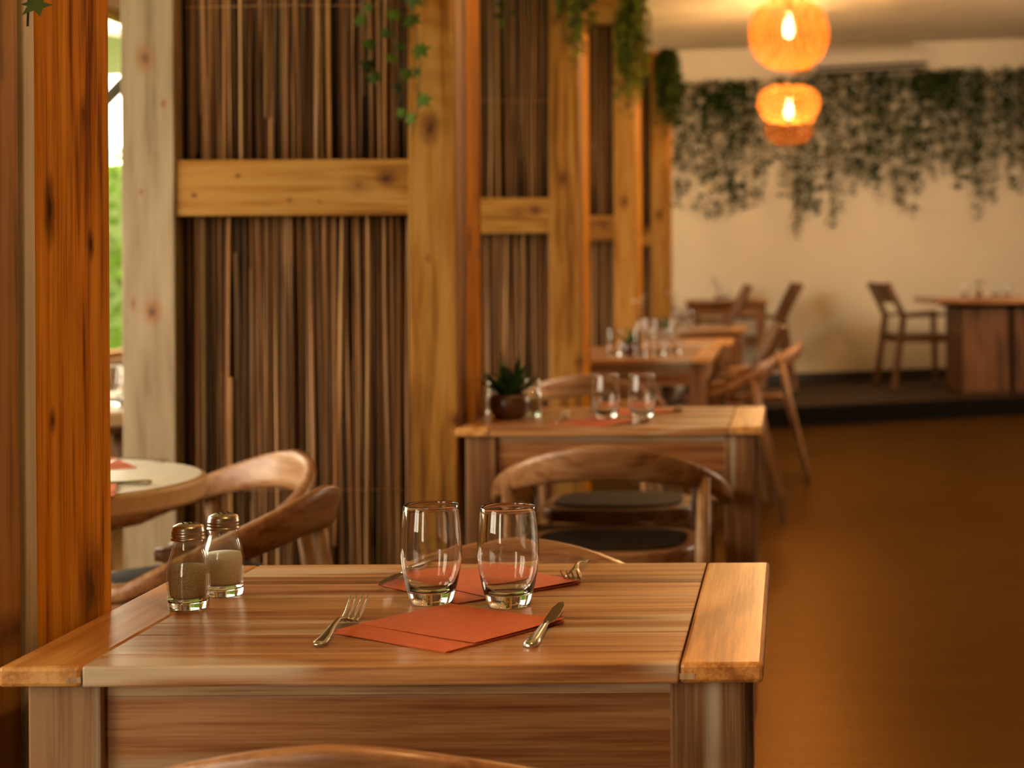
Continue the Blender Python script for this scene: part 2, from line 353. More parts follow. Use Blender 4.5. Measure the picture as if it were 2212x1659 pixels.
def thing(name, label=None, cat=None, loc=(0, 0, 0), rz=0, group=None):
    o = bpy.data.objects.new(name, None); COL.objects.link(o); o.empty_display_size = .05
    o.location = loc; o.rotation_euler = (0, 0, rz)
    if label: o['label'] = label
    if cat: o['category'] = cat
    if group: o['group'] = group
    return o
def tag(o, label, cat, group=None, kind=None):
    o['label'] = label; o['category'] = cat
    if group: o['group'] = group
    if kind: o['kind'] = kind
    return o
def struct(o): o['kind'] = 'structure'; return o
def kids(o): return [c for c in COL.objects if c.parent == o]
def dup(o, loc, rz, label=None, group=None, parent=None):
    r = o.copy(); COL.objects.link(r); r.parent = parent
    if parent is None:
        r.location = loc; r.rotation_euler = (0, 0, rz)
        if label: r['label'] = label
        if group: r['group'] = group
    for c in kids(o): dup(c, None, None, parent=r)
    return r

# ================================================================ ROOM SHELL
CZ = lambda x: 2.914 + .092 * (x + 1.15)          # ceiling rises to the right
WY = lambda x: 14.83 + .5 * x                      # far wall runs away to the right
XR = 4.6
struct(MB().box(WX - .2, XR + .2, BY - .2, 17.6, -.12, 0).obj('floor', 'floor'))
m = MB(); xs = (WX - .2, XR + .2)
m.add([(xs[0], BY - .2, CZ(xs[0])), (xs[1], BY - .2, CZ(xs[1])), (xs[1], 17.6, CZ(xs[1])), (xs[0], 17.6, CZ(xs[0])),
       (xs[0], BY - .2, CZ(xs[0]) + .15), (xs[1], BY - .2, CZ(xs[1]) + .15), (xs[1], 17.6, CZ(xs[1]) + .15), (xs[0], 17.6, CZ(xs[0]) + .15)],
      [(3, 2, 1, 0), (4, 5, 6, 7), (0, 1, 5, 4), (1, 2, 6, 5), (2, 3, 7, 6), (3, 0, 4, 7)])
struct(m.obj('ceiling', 'ceil'))
def slab_quad(x0, y0, x1, y1, z0, z1, t):
    """upright slab from (x0,y0) to (x1,y1), thickness t to the left of the run"""
    d = Vector((x1 - x0, y1 - y0)).normalized(); n = Vector((-d.y, d.x)) * t
    z0a, z0b = z0 if hasattr(z0, '__len__') else (z0, z0); z1a, z1b = z1 if hasattr(z1, '__len__') else (z1, z1)
    vs = [(x0, y0, z0a), (x1, y1, z0b), (x1 + n.x, y1 + n.y, z0b), (x0 + n.x, y0 + n.y, z0a),
          (x0, y0, z1a), (x1, y1, z1b), (x1 + n.x, y1 + n.y, z1b), (x0 + n.x, y0 + n.y, z1a)]
    return vs, [(3, 2, 1, 0), (4, 5, 6, 7), (0, 1, 5, 4), (1, 2, 6, 5), (2, 3, 7, 6), (3, 0, 4, 7)]
struct(MB().add(*slab_quad(WX, WY(WX), XR, WY(XR), 0, (CZ(WX) + .02, CZ(XR) + .02), .2)).obj('wall_far', 'wall'))
# left wall and rear wall with openings
def holed(name, horiz, fixed, a0, a1, wins, zs, zt, top, th, mat):
    m = MB(); cuts = [a0] + [v for w in wins for v in w] + [a1]
    def bx(a, b, z0, z1):
        if horiz: m.box(a, b, fixed - th, fixed, z0, z1)
        else: m.box(fixed - th, fixed, a, b, z0, z1)
    for i in range(0, len(cuts), 2): bx(cuts[i], cuts[i + 1], 0, top)
    for a, b in wins: bx(a, b, 0, zs); bx(a, b, zt, top)
    return struct(m.obj(name, mat))
holed('wall_left', False, WX, BY - .2, WY(WX), WIN_L, .72, 2.45, CZ(WX) + .02, .16, 'room')
holed('wall_rear', True, BY, WX, XR, WIN_B, .4, 2.4, CZ(XR) + .02, .16, 'room')
holed('wall_right', False, XR + .16, BY - .2, 17.6, WIN_R_ADDED, 1.5, 2.6, CZ(XR) + .05, .16, 'room')
k = 1
for horiz, fixed, wins, zs, zt in ((False, WX, WIN_L, .72, 2.45), (True, BY, WIN_B, .4, 2.4), (False, XR + .16, WIN_R_ADDED, 1.5, 2.6)):
    for a, b in wins:
        e = bpy.data.objects.new('window_%d' % k, None); COL.objects.link(e); e['kind'] = 'structure'
        m = MB(); p = MB(); w = .035
        def bx(mm, u0, u1, z0, z1, d0, d1):
            if horiz: mm.box(u0, u1, fixed + d0, fixed + d1, z0, z1)
            else: mm.box(fixed + d0, fixed + d1, u0, u1, z0, z1)
        bx(m, a, a + w, zs, zt, -.12, -.04); bx(m, b - w, b, zs, zt, -.12, -.04); bx(m, a + w, b - w, zs, zs + w, -.12, -.04); bx(m, a + w, b - w, zt - w, zt, -.12, -.04)
        if k != 3:
            c = (a + b) / 2; bx(m, c - .02, c + .02, zs + w, zt - w, -.12, -.04)
        bx(p, a + w, b - w, zs + w, zt - w, -.085, -.08)
        m.obj('window_frame', 'pine_v', e); p.obj('window_glass', 'pane', e); k += 1
# raised platform along the far wall
PY = lambda x: 12.46 + .5 * x
m = MB(); pts = [(-.86, PY(-.86)), (XR, PY(XR)), (XR, WY(XR)), (-.86, WY(-.86))]
m.prism(pts, 0, .147)
M['platform'] = plain('dark_platform_floor', (.026, .012, .005), .6, var=.3, scale=6, **{'Specular IOR Level': .15})
pl = struct(m.obj('floor_platform', 'platform'))
pl['label'] = 'low dark raised platform along the cream far wall'
struct(MB().add(*slab_quad(-.86, PY(-.86) - .012, XR, PY(XR) - .012, .0, .135, .010)).obj('trim_1', 'black'))
struct(MB().add(*slab_quad(-.86, WY(-.86) - .03, XR, WY(XR) - .03, .147, .235, .02)).obj('baseboard_far', 'steel_dark'))

# ================================================================ DIVIDERS
PX_R, PX_L = -.870, -1.748; PF = 4.55; PITCH = 2.69
random.seed(5)
def reeds(z0, z1, seed, n=86):
    random.seed(seed); m = MB(); x0, x1 = -.722, -.130; x = x0
    layer = 0
    while x < x1:
        w = random.choice([.003, .0035, .004, .004, .005, .0055, .007, .010])
        cx = x + w / 2; dep = random.uniform(-.004, .004); pts = []; amp = random.uniform(.0005, .0035); ph = random.uniform(0, 6.3); k = random.uniform(2, 6)
        lean = random.uniform(-.012, .012)
        zt = z1 if random.random() > .1 else z1 - random.uniform(0, .4) * (z1 - z0); zb = z0 if random.random() > .12 else z0 + random.uniform(0, .35) * (z1 - z0)
        steps = 8
        for i in range(steps + 1):
            z = zb + (zt - zb) * i / steps; q = (z - z0) / (z1 - z0)
            xx = min(max(cx + lean * (q - .5) + amp * math.sin(k * z + ph), x0), x1)
            pts.append((xx, dep + .002 * math.sin(3 * z + ph * 2), z))
        g = random.choice([.25, .4, .6, .8, 1., 1.2, 1.45])
        m.tube(pts, [(w * .62 * random.uniform(.8, 1.15), w * .55) for _ in pts], n=5, tint=(g, g * random.uniform(.92, 1.02), g * random.uniform(.85, 1.05)), up=(1, 0, 0), smooth=True)
        x += w * random.uniform(.78, 1.05) + (.004 if random.random() < .12 else 0)
    # thin binding wires
    for zz in [z0 + .37 * (z1 - z0)]:
        m.tube([(x0, -.011, zz), ((x0 + x1) / 2, -.012, zz + .004), (x1, -.011, zz)], .0007, n=5, tint=(1.6, 1.5, 1.4))
    m.box(-.737, x1 + .004, .012, .020, z0, z1, tint=(.12, .10, .09))  # backing tinted near black, painting the shade at the panel's edge
    return m
def divider():
    # local: x 0 = right face, y 0 = front face of the front frame
    e = thing('reed_divider')
    D = .105
    MB().box(-.125, 0, 0, D, 0, 2.70, ch=.004).obj('post', 'pine_v', e)
    p = MB().box(-.878, -.738, 0, D, 0, 2.70, ch=.004).obj('post', 'pine_pale', e); p['label'] = 'pine post with pale daylight in its colour'
    MB().box(-.738, -.125, .01, D - .01, 1.305, 1.452, ch=.004).obj('middle_rail', 'pine_h', e)
    MB().box(-.738, -.125, .01, D - .01, 2.55, 2.70, ch=.004).obj('top_rail', 'pine_h', e)
    MB().box(-.738, -.125, .01, D - .01, .0, .15, ch=.004).obj('bottom_rail', 'pine_h', e)
    for z0, z1, sd in ((.15, 1.305, 3), (1.452, 2.55, 8)):
        reeds(z0, z1, sd).obj('reed_panel', 'reed', e, loc=(0, .055, 0))
    MB().box(-.055, 0, D + .012, D + .042, 0, 2.70, ch=.002).obj('batten', 'pine_v', e)
    c = MB().box(-.22, 0, D + .044, .37, 0, 2.74, ch=.006).obj('column', 'stain_v', e); c['label'] = 'orange stained timber column'
    return e
dlab = ['reed divider standing beside the nearest table, its orange column edge nearest the camera',
        'large reed and pine divider with pale left post facing the camera, behind the bent chairs',
        'second reed divider in view, behind the potted succulent, with narrow brown reed strip',
        'third reed divider in view, its thin reed strip under trailing yellow green plant',
        'farthest reed divider, ending against the cream far wall']
div0 = divider(); PFY = [PF - PITCH + .0, PF, PF + PITCH, PF + 2 * PITCH, PF + 3 * PITCH]
for i, y in enumerate(PFY):
    d = div0 if i == 0 else dup(div0, (0, 0, 0), 0)
    d.location = (PX_R, y, 0); tag(d, dlab[i], 'divider', 'reed dividers along the aisle')

for c in kids(div0):
    if c.name.startswith('batten'): c.data = c.data.copy(); c.data.materials[0] = M['pine_grey']; c['label'] = 'grey weathered batten'
# ================================================================ TABLES
def make_table(name, label, x0, x1, y0, y1, z=.75, group='square wooden dining tables', mat='acacia_x', loczz=0, rz=0, endw=.088):
    cx, cy = (x0 + x1) / 2, (y0 + y1) / 2; w, d = (x1 - x0) / 2, (y1 - y0) / 2
    e = thing(name, label, 'table', (cx, cy, loczz), rz, group)
    T = .022; g = .0009
    # planks between the end boards
    fr = MB().box(-w + endw + g, w - endw - g, -d, -d + .056, z - T, z, ch=.0025)
    fr.obj('front_board', 'acacia_front', e)
    m = MB(); y = -d + .056 + g; ws = [.104, .066, .092, .068, .100, .060, .096, .070, .094, .08, .1, .07, .09, .1]
    rest = d - y; n = 0; acc = 0
    while acc + ws[n] < rest - .03: acc += ws[n]; n += 1
    n += 1; tot = sum(ws[:n]); random.seed(int(abs(cx * 1000)) + int(cy * 100))
    for i in range(n):
        wd = ws[i] * rest / tot; t = random.uniform(.86, 1.12)
        m.box(-w + endw + g, w - endw - g, y, y + wd - g * 1.4, z - T, z, ch=.0010, tint=(t, t * random.uniform(.96, 1.03), t * random.uniform(.9, 1.05))); y += wd
    m.obj('tabletop', mat, e)
    for sx in (-1, 1):
        a, b = (-w, -w + endw) if sx < 0 else (w - endw, w)
        MB().box(a, b, -d, d, z - T, z, ch=.0045).obj('end_board', 'acacia_y', e)
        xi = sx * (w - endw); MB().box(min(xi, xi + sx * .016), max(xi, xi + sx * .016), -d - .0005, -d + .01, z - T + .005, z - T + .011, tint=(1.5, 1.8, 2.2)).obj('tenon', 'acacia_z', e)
    L = .078; ins = .022
    for sx in (-1, 1):
        for sy in (-1, 1):
            xa = sx * (w - ins); ya = sy * (d - ins)
            MB().box(min(xa, xa - sx * L), max(xa, xa - sx * L), min(ya, ya - sy * L), max(ya, ya - sy * L), 0, z - T, ch=.003).obj('leg', 'acacia_z', e)
    zt, zb = z - T, z - T - .098
    for sy in (-1, 1):
        ya = sy * (d - ins - .012)
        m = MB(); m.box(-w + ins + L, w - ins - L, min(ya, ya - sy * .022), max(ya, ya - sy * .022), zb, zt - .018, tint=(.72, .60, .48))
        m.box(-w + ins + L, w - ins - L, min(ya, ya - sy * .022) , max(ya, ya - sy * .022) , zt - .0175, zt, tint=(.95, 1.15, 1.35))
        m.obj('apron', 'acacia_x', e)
    for sx in (-1, 1):
        xa = sx * (w - ins - .012)
        MB().box(min(xa, xa - sx * .022), max(xa, xa - sx * .022), -d + ins + L, d - ins - L, zb, zt).obj('apron', 'acacia_x', e)
    return e
make_table('dining_table', 'slatted wooden table nearest the camera, set with two barrel tumblers and terracotta napkins', -.836, -.029, 1.829, 2.447)
make_table('dining_table', 'slatted wooden table with a potted succulent, just right of the big reed divider', -.863, -.069, 4.487, 5.127)
make_table('dining_table', 'reddish wooden table directly behind the table with the succulent', -1.145, -.345, 7.72, 8.9, mat='red_wood')
make_table('dining_table', 'reddish wooden table in the middle distance, third ahead of the nearest one', -.85, -.31, 9.13, 9.86, mat='red_wood')
make_table('dining_table', 'wooden table with a bright glossy top, just before the low platform', -.98, -.285, 11.1, 11.95, mat='red_wood')
make_table('dining_table', 'dark reddish table on the platform in front of the far wall, left of the aisle', -.82, -.16, 13.55, 14.15, z=.74, loczz=.147, mat='red_wood')
# round table by the window
def round_table(x, y, R, label, rz=0):
    e = thing('round_table', label, 'table', (x, y, 0), rz, 'pale round tables by the windows')
    n = 72; ring = [(R * math.cos(2 * pi * i / n), R * math.sin(2 * pi * i / n)) for i in range(n)]
    MB().prism(ring, .705, .7485, r=.008).obj('table_edge', 'round_edge', e)
    MB().lathe([(0, .7487), (R - .012, .7487), (R - .009, .7495), (R - .012, .7502), (0, .7502)], n=72, cap=False).obj('tabletop', 'round_top', e)
    for k in range(4):
        a = pi / 4 + k * pi / 2; c, s = math.cos(a), math.sin(a)
        MB().tube([(.13 * c, .13 * s, .704), (.27 * c, .27 * s, .0)], [.026, .017], n=12).obj('leg', 'chair_z', e)
    MB().box(-.11, .11, -.11, .11, .655, .704).obj('underframe', 'chair', e)
    return e
RT = (-1.56, 3.44)
round_table(*RT, .385, 'pale round table in front of the big divider, beside the two curved chairs')
round_table(-2.20, 5.35, .38, 'pale round table behind the big divider, seen through the gap beside the window')

# ================================================================ ROUND-BACK CHAIR
def chair_round():
    e = thing('armchair', 'x', 'chair')
    rx, ry = .280, .250
    def path(t):                       # t in [-1,1]; 0 apex, |t|<.72 bow, rest arms
        s = 1 if t >= 0 else -1; u = abs(t)
        if u < .72:
            a = u / .72 * pi / 2; x = s * rx * math.sin(a) ** .92 if a > 0 else 0; y = -ry * math.cos(a)
        else:
            q = (u - .72) / .28; x = s * (rx - .050 * q * q); y = .165 * q
        ang = min(u / .72, 1) * 90
        zt = .745 - .142 * (ang / 90) ** 1.45 - (.012 * (u - .72) / .28 if u > .72 else 0)
        h = .088 - .053 * (ang / 90) ** 1.2
        wd = .026 + .022 * (min(ang / 90, 1)) ** 2
        if u > .9: k = (u - .9) / .1; wd *= 1 - .35 * k * k; h *= 1 - .25 * k * k
        return Vector((x, y, zt)), h, wd, ang
    m = MB(); N = 72; K = 12; vs = []; fs = []
    for i in range(N + 1):
        t = -1 + 2 * i / N; p, h, wd, ang = path(t)
        q = (path(min(t + .01, 1))[0] - path(max(t - .01, -1))[0]); q.z = 0; q.normalize(); n = Vector((q.y, -q.x, 0))
        lean = .022 * max(0, 1 - ang / 80)
        for k in range(K):
            an = 2 * pi * k / K + pi / K; ca, sa = math.cos(an), math.sin(an)
            su = math.copysign(abs(ca) ** .55, ca) * wd / 2; sv = math.copysign(abs(sa) ** .55, sa) * h / 2
            vs.append(p + n * (su + lean * (sv / (h / 2)) * .5) + Vector((0, 0, -h / 2 + sv)))
    for i in range(N):
        for k in range(K): k2 = (k + 1) % K; fs.append((i * K + k, i * K + k2, (i + 1) * K + k2, (i + 1) * K + k))
    fs.append(tuple(range(K - 1, -1, -1))); fs.append(tuple(N * K + k for k in range(K)))
    m.add(vs, fs, smooth=True); m.obj('backrest', 'chair', e)
    for s in (-1, 1):
        MB().tube([(s * .238, -.152, .650), (s * .236, -.185, .46), (s * .226, -.30, 0)], [.0155, .0185, .0125], n=14).obj('leg', 'chair_z', e)
        MB().tube([(s * .243, .135, .585), (s * .232, .165, .44), (s * .225, .205, 0)], [.0135, .0185, .0125], n=14).obj('leg', 'chair_z', e)
    def sup(a, b, cy, p=3.2, n=56):
        out = []
        for i in range(n):
            an = 2 * pi * i / n; c, s_ = math.cos(an), math.sin(an)
            out.append((math.copysign(abs(c) ** (2 / p), c) * a * (1 + .06 * s_), cy + math.copysign(abs(s_) ** (2 / p), s_) * b))
        return out
    MB().prism(sup(.218, .205, -.005), .440, .478, r=.008).obj('seat_frame', 'chair', e)
    MB().prism(sup(.186, .165, -.020), .4782, .484, r=.005).obj('seat_cushion', 'cushion', e)
    for y in (-.19, .17):
        MB().tube([(-.235, y, .425), (.235, y, .425)], .011, n=10).obj('rail', 'chair', e)
    return e
CH = chair_round(); used = [False]
def place_round(ax, ay, face, label, group='curved-back wooden armchairs'):
    """(ax, ay) = where the apex of the back stands; face = compass angle it looks to, 0 = +Y, positive towards +X"""
    f = math.radians(face); ox = ax + .25 * math.sin(f); oy = ay + .25 * math.cos(f)
    if not used[0]: o = CH; used[0] = True; o.location = (ox, oy, 0); o.rotation_euler = (0, 0, -f); o['label'] = label; o['group'] = group
    else: o = dup(CH, (ox, oy, 0), -f, label, group)
    return o
place_round(-.412, 1.555, 0, 'curved-back armchair at the bottom edge, only its top rail showing')
place_round(-.425, 2.705, 180, 'curved-back armchair at the far side of the nearest table, behind the tumblers')
place_round(-.447, 4.13, 0, 'curved-back armchair pulled up in front of the table with the succulent')
place_round(-.50, 5.34, 180, 'curved-back armchair at the far side of the table with the succulent')
place_round(-.80, 6.80, 0, 'curved-back armchair seen behind the potted succulent, in front of a reddish table')
place_round(-.915, 3.37, -84, 'curved-back armchair nearest the camera of the two at the pale round table')
place_round(-1.155, 4.03, -132, 'curved-back armchair at the round table, pale inner side towards the camera, against the reeds')
place_round(-.075, 8.10, -90, 'curved-back armchair on the aisle side of the reddish table, its splayed leg nearest')
place_round(.055, 9.42, -90, 'curved-back armchair by the aisle, orange rail catching the lamp light')

# ================================================================ ANGULAR ARMCHAIR
def chair_square():
    e = thing('armchair', 'x', 'chair')
    def bar(pts, w, t):
        m = MB(); m.tube(pts, [(t / 2 * 1.25, w / 2 * 1.25)] * len(pts), n=8, up=(0, 1, 0), smooth=False); return m
    for s in (-1, 1):
        x = s * .25
        bar([(x, -.255, 0), (x, -.17, .585), (x, -.235, .72), (x, -.31, .862)], .032, .046).obj('rear_upright', 'dark_chair', e)
        bar([(x, .275, 0), (x, .255, .60)], .030, .040).obj('leg', 'dark_chair', e)
        m = MB(); m.tube([(x, -.185, .585), (x, .04, .592), (x, .285, .608)], [(.013, .028)] * 3, n=10, up=(0, 0, 1)); m.obj('armrest', 'dark_chair', e)
        MB().box(x - .011, x + .011, -.18, .245, .37, .42).obj('side_rail', 'dark_chair', e)
    m = MB(); n = 10; vs = []; fs = []
    for i in range(n + 1):
        x = -.238 + .476 * i / n; b = -.03 * (1 - (x / .25) ** 2)
        for y, z in ((-.232, .70), (-.302, .86), (-.322, .858), (-.252, .698)): vs.append((x, y + b, z))
    for i in range(n):
        for k_ in range(4): k2 = (k_ + 1) % 4; fs.append((i * 4 + k_, i * 4 + k2, i * 4 + 4 + k2, i * 4 + 4 + k_))
    fs += [(3, 2, 1, 0), tuple(n * 4 + q for q in range(4))]
    m.add(vs, fs); m.obj('backrest', 'dark_chair', e)
    m = MB(); m.box(-.235, .235, -.19, .235, .405, .435, ch=.008); m.obj('seat', 'dark_chair', e)
    for y in (-.175, .235): MB().box(-.239, .239, y, y + .02, .365, .404).obj('rail', 'dark_chair', e)
    return e
CS = chair_square(); used2 = [False]
def place_square(x, y, z, face, label, group='angular wooden armchairs'):
    f = math.radians(face)
    if not used2[0]: used2[0] = True; o = CS; o.location = (x, y, z); o.rotation_euler = (0, 0, -f); o['label'] = label; o['group'] = group
    else: o = dup(CS, (x, y, z), -f, label, group)
place_square(-.36, 8.77, 0, -92, 'angular armchair with upright back, between the two curved chairs beside the aisle')
place_square(1.045, 14.50, .147, 76, 'angular armchair on the platform at the left end of the slab table, facing right')
place_square(-.235, 14.24 - .02, .147, -96, 'angular armchair on the platform, right-hand one, its back leaning towards the far wall')
place_square(-.62, 13.27, .147, -92, 'angular armchair on the platform standing in front of the dark reddish table')

# ================================================================ SLAB TABLE ON THE PLATFORM
e = thing('slab_table', 'heavy wooden table on two broad dark slab legs, on the platform at the right', 'table', (1.95, 14.12, .147), math.radians(8))
MB().box(-.86, .95, -.42, .42, .70, .742, ch=.006).obj('tabletop', 'acacia_x', e)
for a, b in ((-.62, -.245), (-.205, .52)):
    MB().box(a, b, -.30, .30, 0, .665, ch=.003).obj('leg_slab', 'dark_slab', e)
MB().box(-.245, -.205, -.22, .22, 0, .665).obj('gap_shade', 'black', e)  # black filler painting the shade in the gap between the slabs
MB().box(-.66, .62, -.33, .33, .665, .70).obj('underframe', 'black', e)

# ================================================================ TABLEWARE
def tumbler():
    e = thing('tumbler', 'x', 'glass')
    H = .123
    outer = [(0, 0), (.0235, 0), (.0262, .002), (.0285, .010), (.0325, .026), (.0362, .045), (.0379, .062), (.0377, .080), (.0365, .098), (.0347, .116), (.0338, H - .0008)]
    inner = [(.0333, H), (.0328, H - .001), (.0337, .116), (.0355, .098), (.0367, .080), (.0369, .062), (.0352, .045), (.0312, .028), (.0262, .0185), (.018, .0150), (0, .0140)]
    MB().lathe(outer + inner, n=64, cap=False).obj('bowl', 'glass', e)
    return e
TU = tumbler(); fu = [0]
def place_glass(x, y, z, label, group):
    if not fu[0]: fu[0] = 1; o = TU; o.location = (x, y, z); o['label'] = label; o['group'] = group; return o
    return dup(TU, (x, y, z), random.uniform(0, 6), label, group)
place_glass(-.447, 2.163, .7502, 'left of the two clear barrel tumblers on the nearest table', 'tumblers on the nearest table')
place_glass(-.348, 2.143, .7502, 'right of the two clear barrel tumblers on the nearest table', 'tumblers on the nearest table')
place_glass(-.500, 4.745, .7502, 'left of the two clear tumblers on the table with the succulent', 'tumblers on the second table')
place_glass(-.402, 4.745, .7502, 'right of the two clear tumblers on the table with the succulent', 'tumblers on the second table')
for x, y, lb in ((-.80, 7.98, 'leftmost clear tumbler on the reddish table behind the succulent'), (-.68, 7.95, 'second clear tumbler from the left on the reddish table behind the succulent'),
                 (-.60, 8.02, 'tumbler between two others on the reddish table behind the succulent'), (-.535, 8.15, 'rightmost clear tumbler on the reddish table behind the succulent')):
    place_glass(x, y, .7502, lb, 'tumblers on the reddish table')
for x, y, lb in ((-.71, 9.45, 'tumbler at left on the middle-distance table'), (-.62, 9.40, 'tumbler in the centre of the middle-distance table'), (-.78, 9.62, 'tumbler farthest back on the middle-distance table')):
    place_glass(x, y, .7502, lb, 'tumblers on the middle-distance table')
for x, y, lb in ((-.74, 11.4, 'left of the two tumblers on the bright glossy table'), (-.66, 11.5, 'right of the two tumblers on the bright glossy table')):
    place_glass(x, y, .7502, lb, 'tumblers on the bright glossy table')
place_glass(-.50, 13.85, .887, 'lone tumbler on the dark reddish platform table', 'tumblers on the platform')
place_glass(1.42, 14.0, .889, 'tumbler left of the small plant on the slab table', 'tumblers on the platform')
place_glass(1.68, 14.05, .889, 'tumbler just right of the small plant on the slab table', 'tumblers on the platform')
place_glass(1.76, 13.98, .889, 'rightmost tumbler on the slab table', 'tumblers on the platform')
place_glass(-2.06, 5.28, .7502, 'left tumbler on the round table by the window', 'tumblers by the window')
place_glass(-1.985, 5.22, .7502, 'right tumbler on the round table by the window', 'tumblers by the window')

def napkin():
    e = thing('napkin', 'x', 'napkin'); a = .095
    random.seed(2)
    def sheet(mb, z0, lift, x0=-a, x1=a, y0=-a, y1=a, n=10, th=.0006):
        vs = []; fs = []
        for s_ in (0, 1):
            for i in range(n + 1):
                for j in range(n + 1):
                    u, v = i / n, j / n
                    z = z0 + s_ * th + lift * (u ** 3) * .5 + lift * .6 * max(0, u + v - 1.2) ** 2 + .0004 * math.sin(5 * u + 3 * v)
                    vs.append((x0 + (x1 - x0) * u, y0 + (y1 - y0) * v, z))
        q = (n + 1) ** 2; I = lambda s_, i, j: s_ * q + i * (n + 1) + j
        for i in range(n):
            for j in range(n):
                fs.append((I(1, i, j), I(1, i + 1, j), I(1, i + 1, j + 1), I(1, i, j + 1))); fs.append((I(0, i, j), I(0, i, j + 1), I(0, i + 1, j + 1), I(0, i + 1, j)))
        for i in range(n):
            fs.append((I(0, i, 0), I(0, i + 1, 0), I(1, i + 1, 0), I(1, i, 0))); fs.append((I(0, i + 1, n), I(0, i, n), I(1, i, n), I(1, i + 1, n)))
            fs.append((I(0, 0, i + 1), I(0, 0, i), I(1, 0, i), I(1, 0, i + 1))); fs.append((I(0, n, i), I(0, n, i + 1), I(1, n, i + 1), I(1, n, i)))
        mb.add(vs, fs, smooth=False)
    m = MB(); sheet(m, .0006, 0.); sheet(m, .0014, .0008); m.obj('lower_leaf', 'napkin', e)
    m = MB(); sheet(m, .0024, .0030, y0=-a + .045); m.obj('upper_fold', 'napkin', e)
    return e
NP = napkin(); fn = [0]
def place_nap(x, y, rz, label, z=.7502):
    rz = math.radians(rz)
    if not fn[0]: fn[0] = 1; o = NP; o.location = (x, y, z); o.rotation_euler = (0, 0, rz); o['label'] = label; o['group'] = 'terracotta napkins'
    else: dup(NP, (x, y, z), rz, label, 'terracotta napkins')
place_nap(-.397, 2.012, -35, 'terracotta napkin between fork and knife at the near edge of the nearest table')
place_nap(-.410, 2.285, -46, 'terracotta napkin behind the two tumblers on the nearest table')
place_nap(-.505, 4.63, -38, 'terracotta napkin on the near side of the table with the succulent')
place_nap(-.44, 4.955, -50, 'terracotta napkin on the far side of the table with the succulent')
place_nap(-1.36, 3.24, 20, 'terracotta napkin on the near side of the pale round table, under a knife')
place_nap(-1.50, 3.66, 35, 'terracotta napkin on the far side of the pale round table')

def fork():
    e = thing('fork', 'x', 'fork')
    # local +Y = towards the tines, origin at the middle
    hp = [(0, -.095, .004), (0, -.085, .0045), (0, -.06, .006), (0, -.03, .0115), (0, -.005, .014), (0, .015, .011), (0, .030, .0052), (0, .040, .0028)]
    MB().tube(hp, [(.0012, .004), (.0020, .0078), (.0018, .0065), (.0018, .0038), (.0018, .0030), (.0016, .0042), (.0012, .0100), (.0011, .0118)], n=14, up=(0, 0, 1)).obj('handle', 'steel', e)
    m = MB()
    for i in range(4):
        x = (i - 1.5) * .0066
        m.tube([(x, .037, .0030), (x, .050, .0034), (x, .066, .0085), (x * 1.04, .082, .0165), (x * 1.05, .093, .0235)], [(.0011, .0018), (.0011, .0017), (.001, .0015), (.0009, .0012), (.0005, .0006)], n=8, up=(0, 0, 1))
    m.obj('tines', 'steel', e); return e
def knife():
    e = thing('knife', 'x', 'knife')
    MB().tube([(0, -.105, .0055), (0, -.099, .006), (0, -.075, .006), (0, -.04, .006), (0, -.015, .006), (0, 0, .0065)], [(.003, .003), (.0048, .0085), (.0045, .0078), (.0038, .0055), (.0035, .0045), (.0030, .0040)], n=14, up=(0, 0, 1)).obj('handle', 'steel', e)
    m = MB(); pr = [(-.0045, .0), (.0045, .0), (.0085, .012), (.0090, .05), (.0070, .085), (.0030, .103), (-.0020, .098), (-.0050, .07)]
    m.prism(pr, .0055, .0075); m.obj('blade', 'steel', e); return e
FK, KN = fork(), knife(); fk = [0, 0]
def cut(kind, x, y, rz, label, z=.7502, tilt=0.):
    i = 0 if kind == 'fork' else 1; src = (FK, KN)[i]; g = ('forks', 'knives')[i]; rz = math.radians(rz)
    if not fk[i]: fk[i] = 1; o = src; o.location = (x, y, z); o.rotation_euler = (0, 0, rz); o['label'] = label; o['group'] = g
    else: o = dup(src, (x, y, z), rz, label, g)
    if tilt: o.rotation_euler = (tilt, 0, rz)
    return o
cut('fork', -.5205, 2.005, 0, 'steel fork left of the near napkin on the nearest table')
cut('knife', -.2825, 2.008, -2, 'steel knife lying across the right corner of the near napkin', z=.7502, tilt=.035)
cut('fork', -.2885, 2.350, 180, 'steel fork at the far edge of the nearest table, tines towards the camera', z=.7515)
cut('knife', -.520, 2.335, 176, 'steel knife half hidden behind the left tumbler on the nearest table', tilt=.035)
cut('knife', -.40, 4.68, -3, 'steel knife at the right of the near setting on the table with the succulent')
cut('fork', -.615, 4.70, 0, 'steel fork at the left of the near setting on the table with the succulent')
cut('fork', -.315, 4.985, 178, 'steel fork on the far side of the table with the succulent')
cut('knife', -.565, 4.98, 184, 'steel knife on the far side of the table with the succulent')
cut('knife', -1.335, 3.335, 100, 'steel knife on the pale round table, pointing left')
cut('fork', -1.42, 3.70, 120, 'steel fork on the far side of the pale round table')

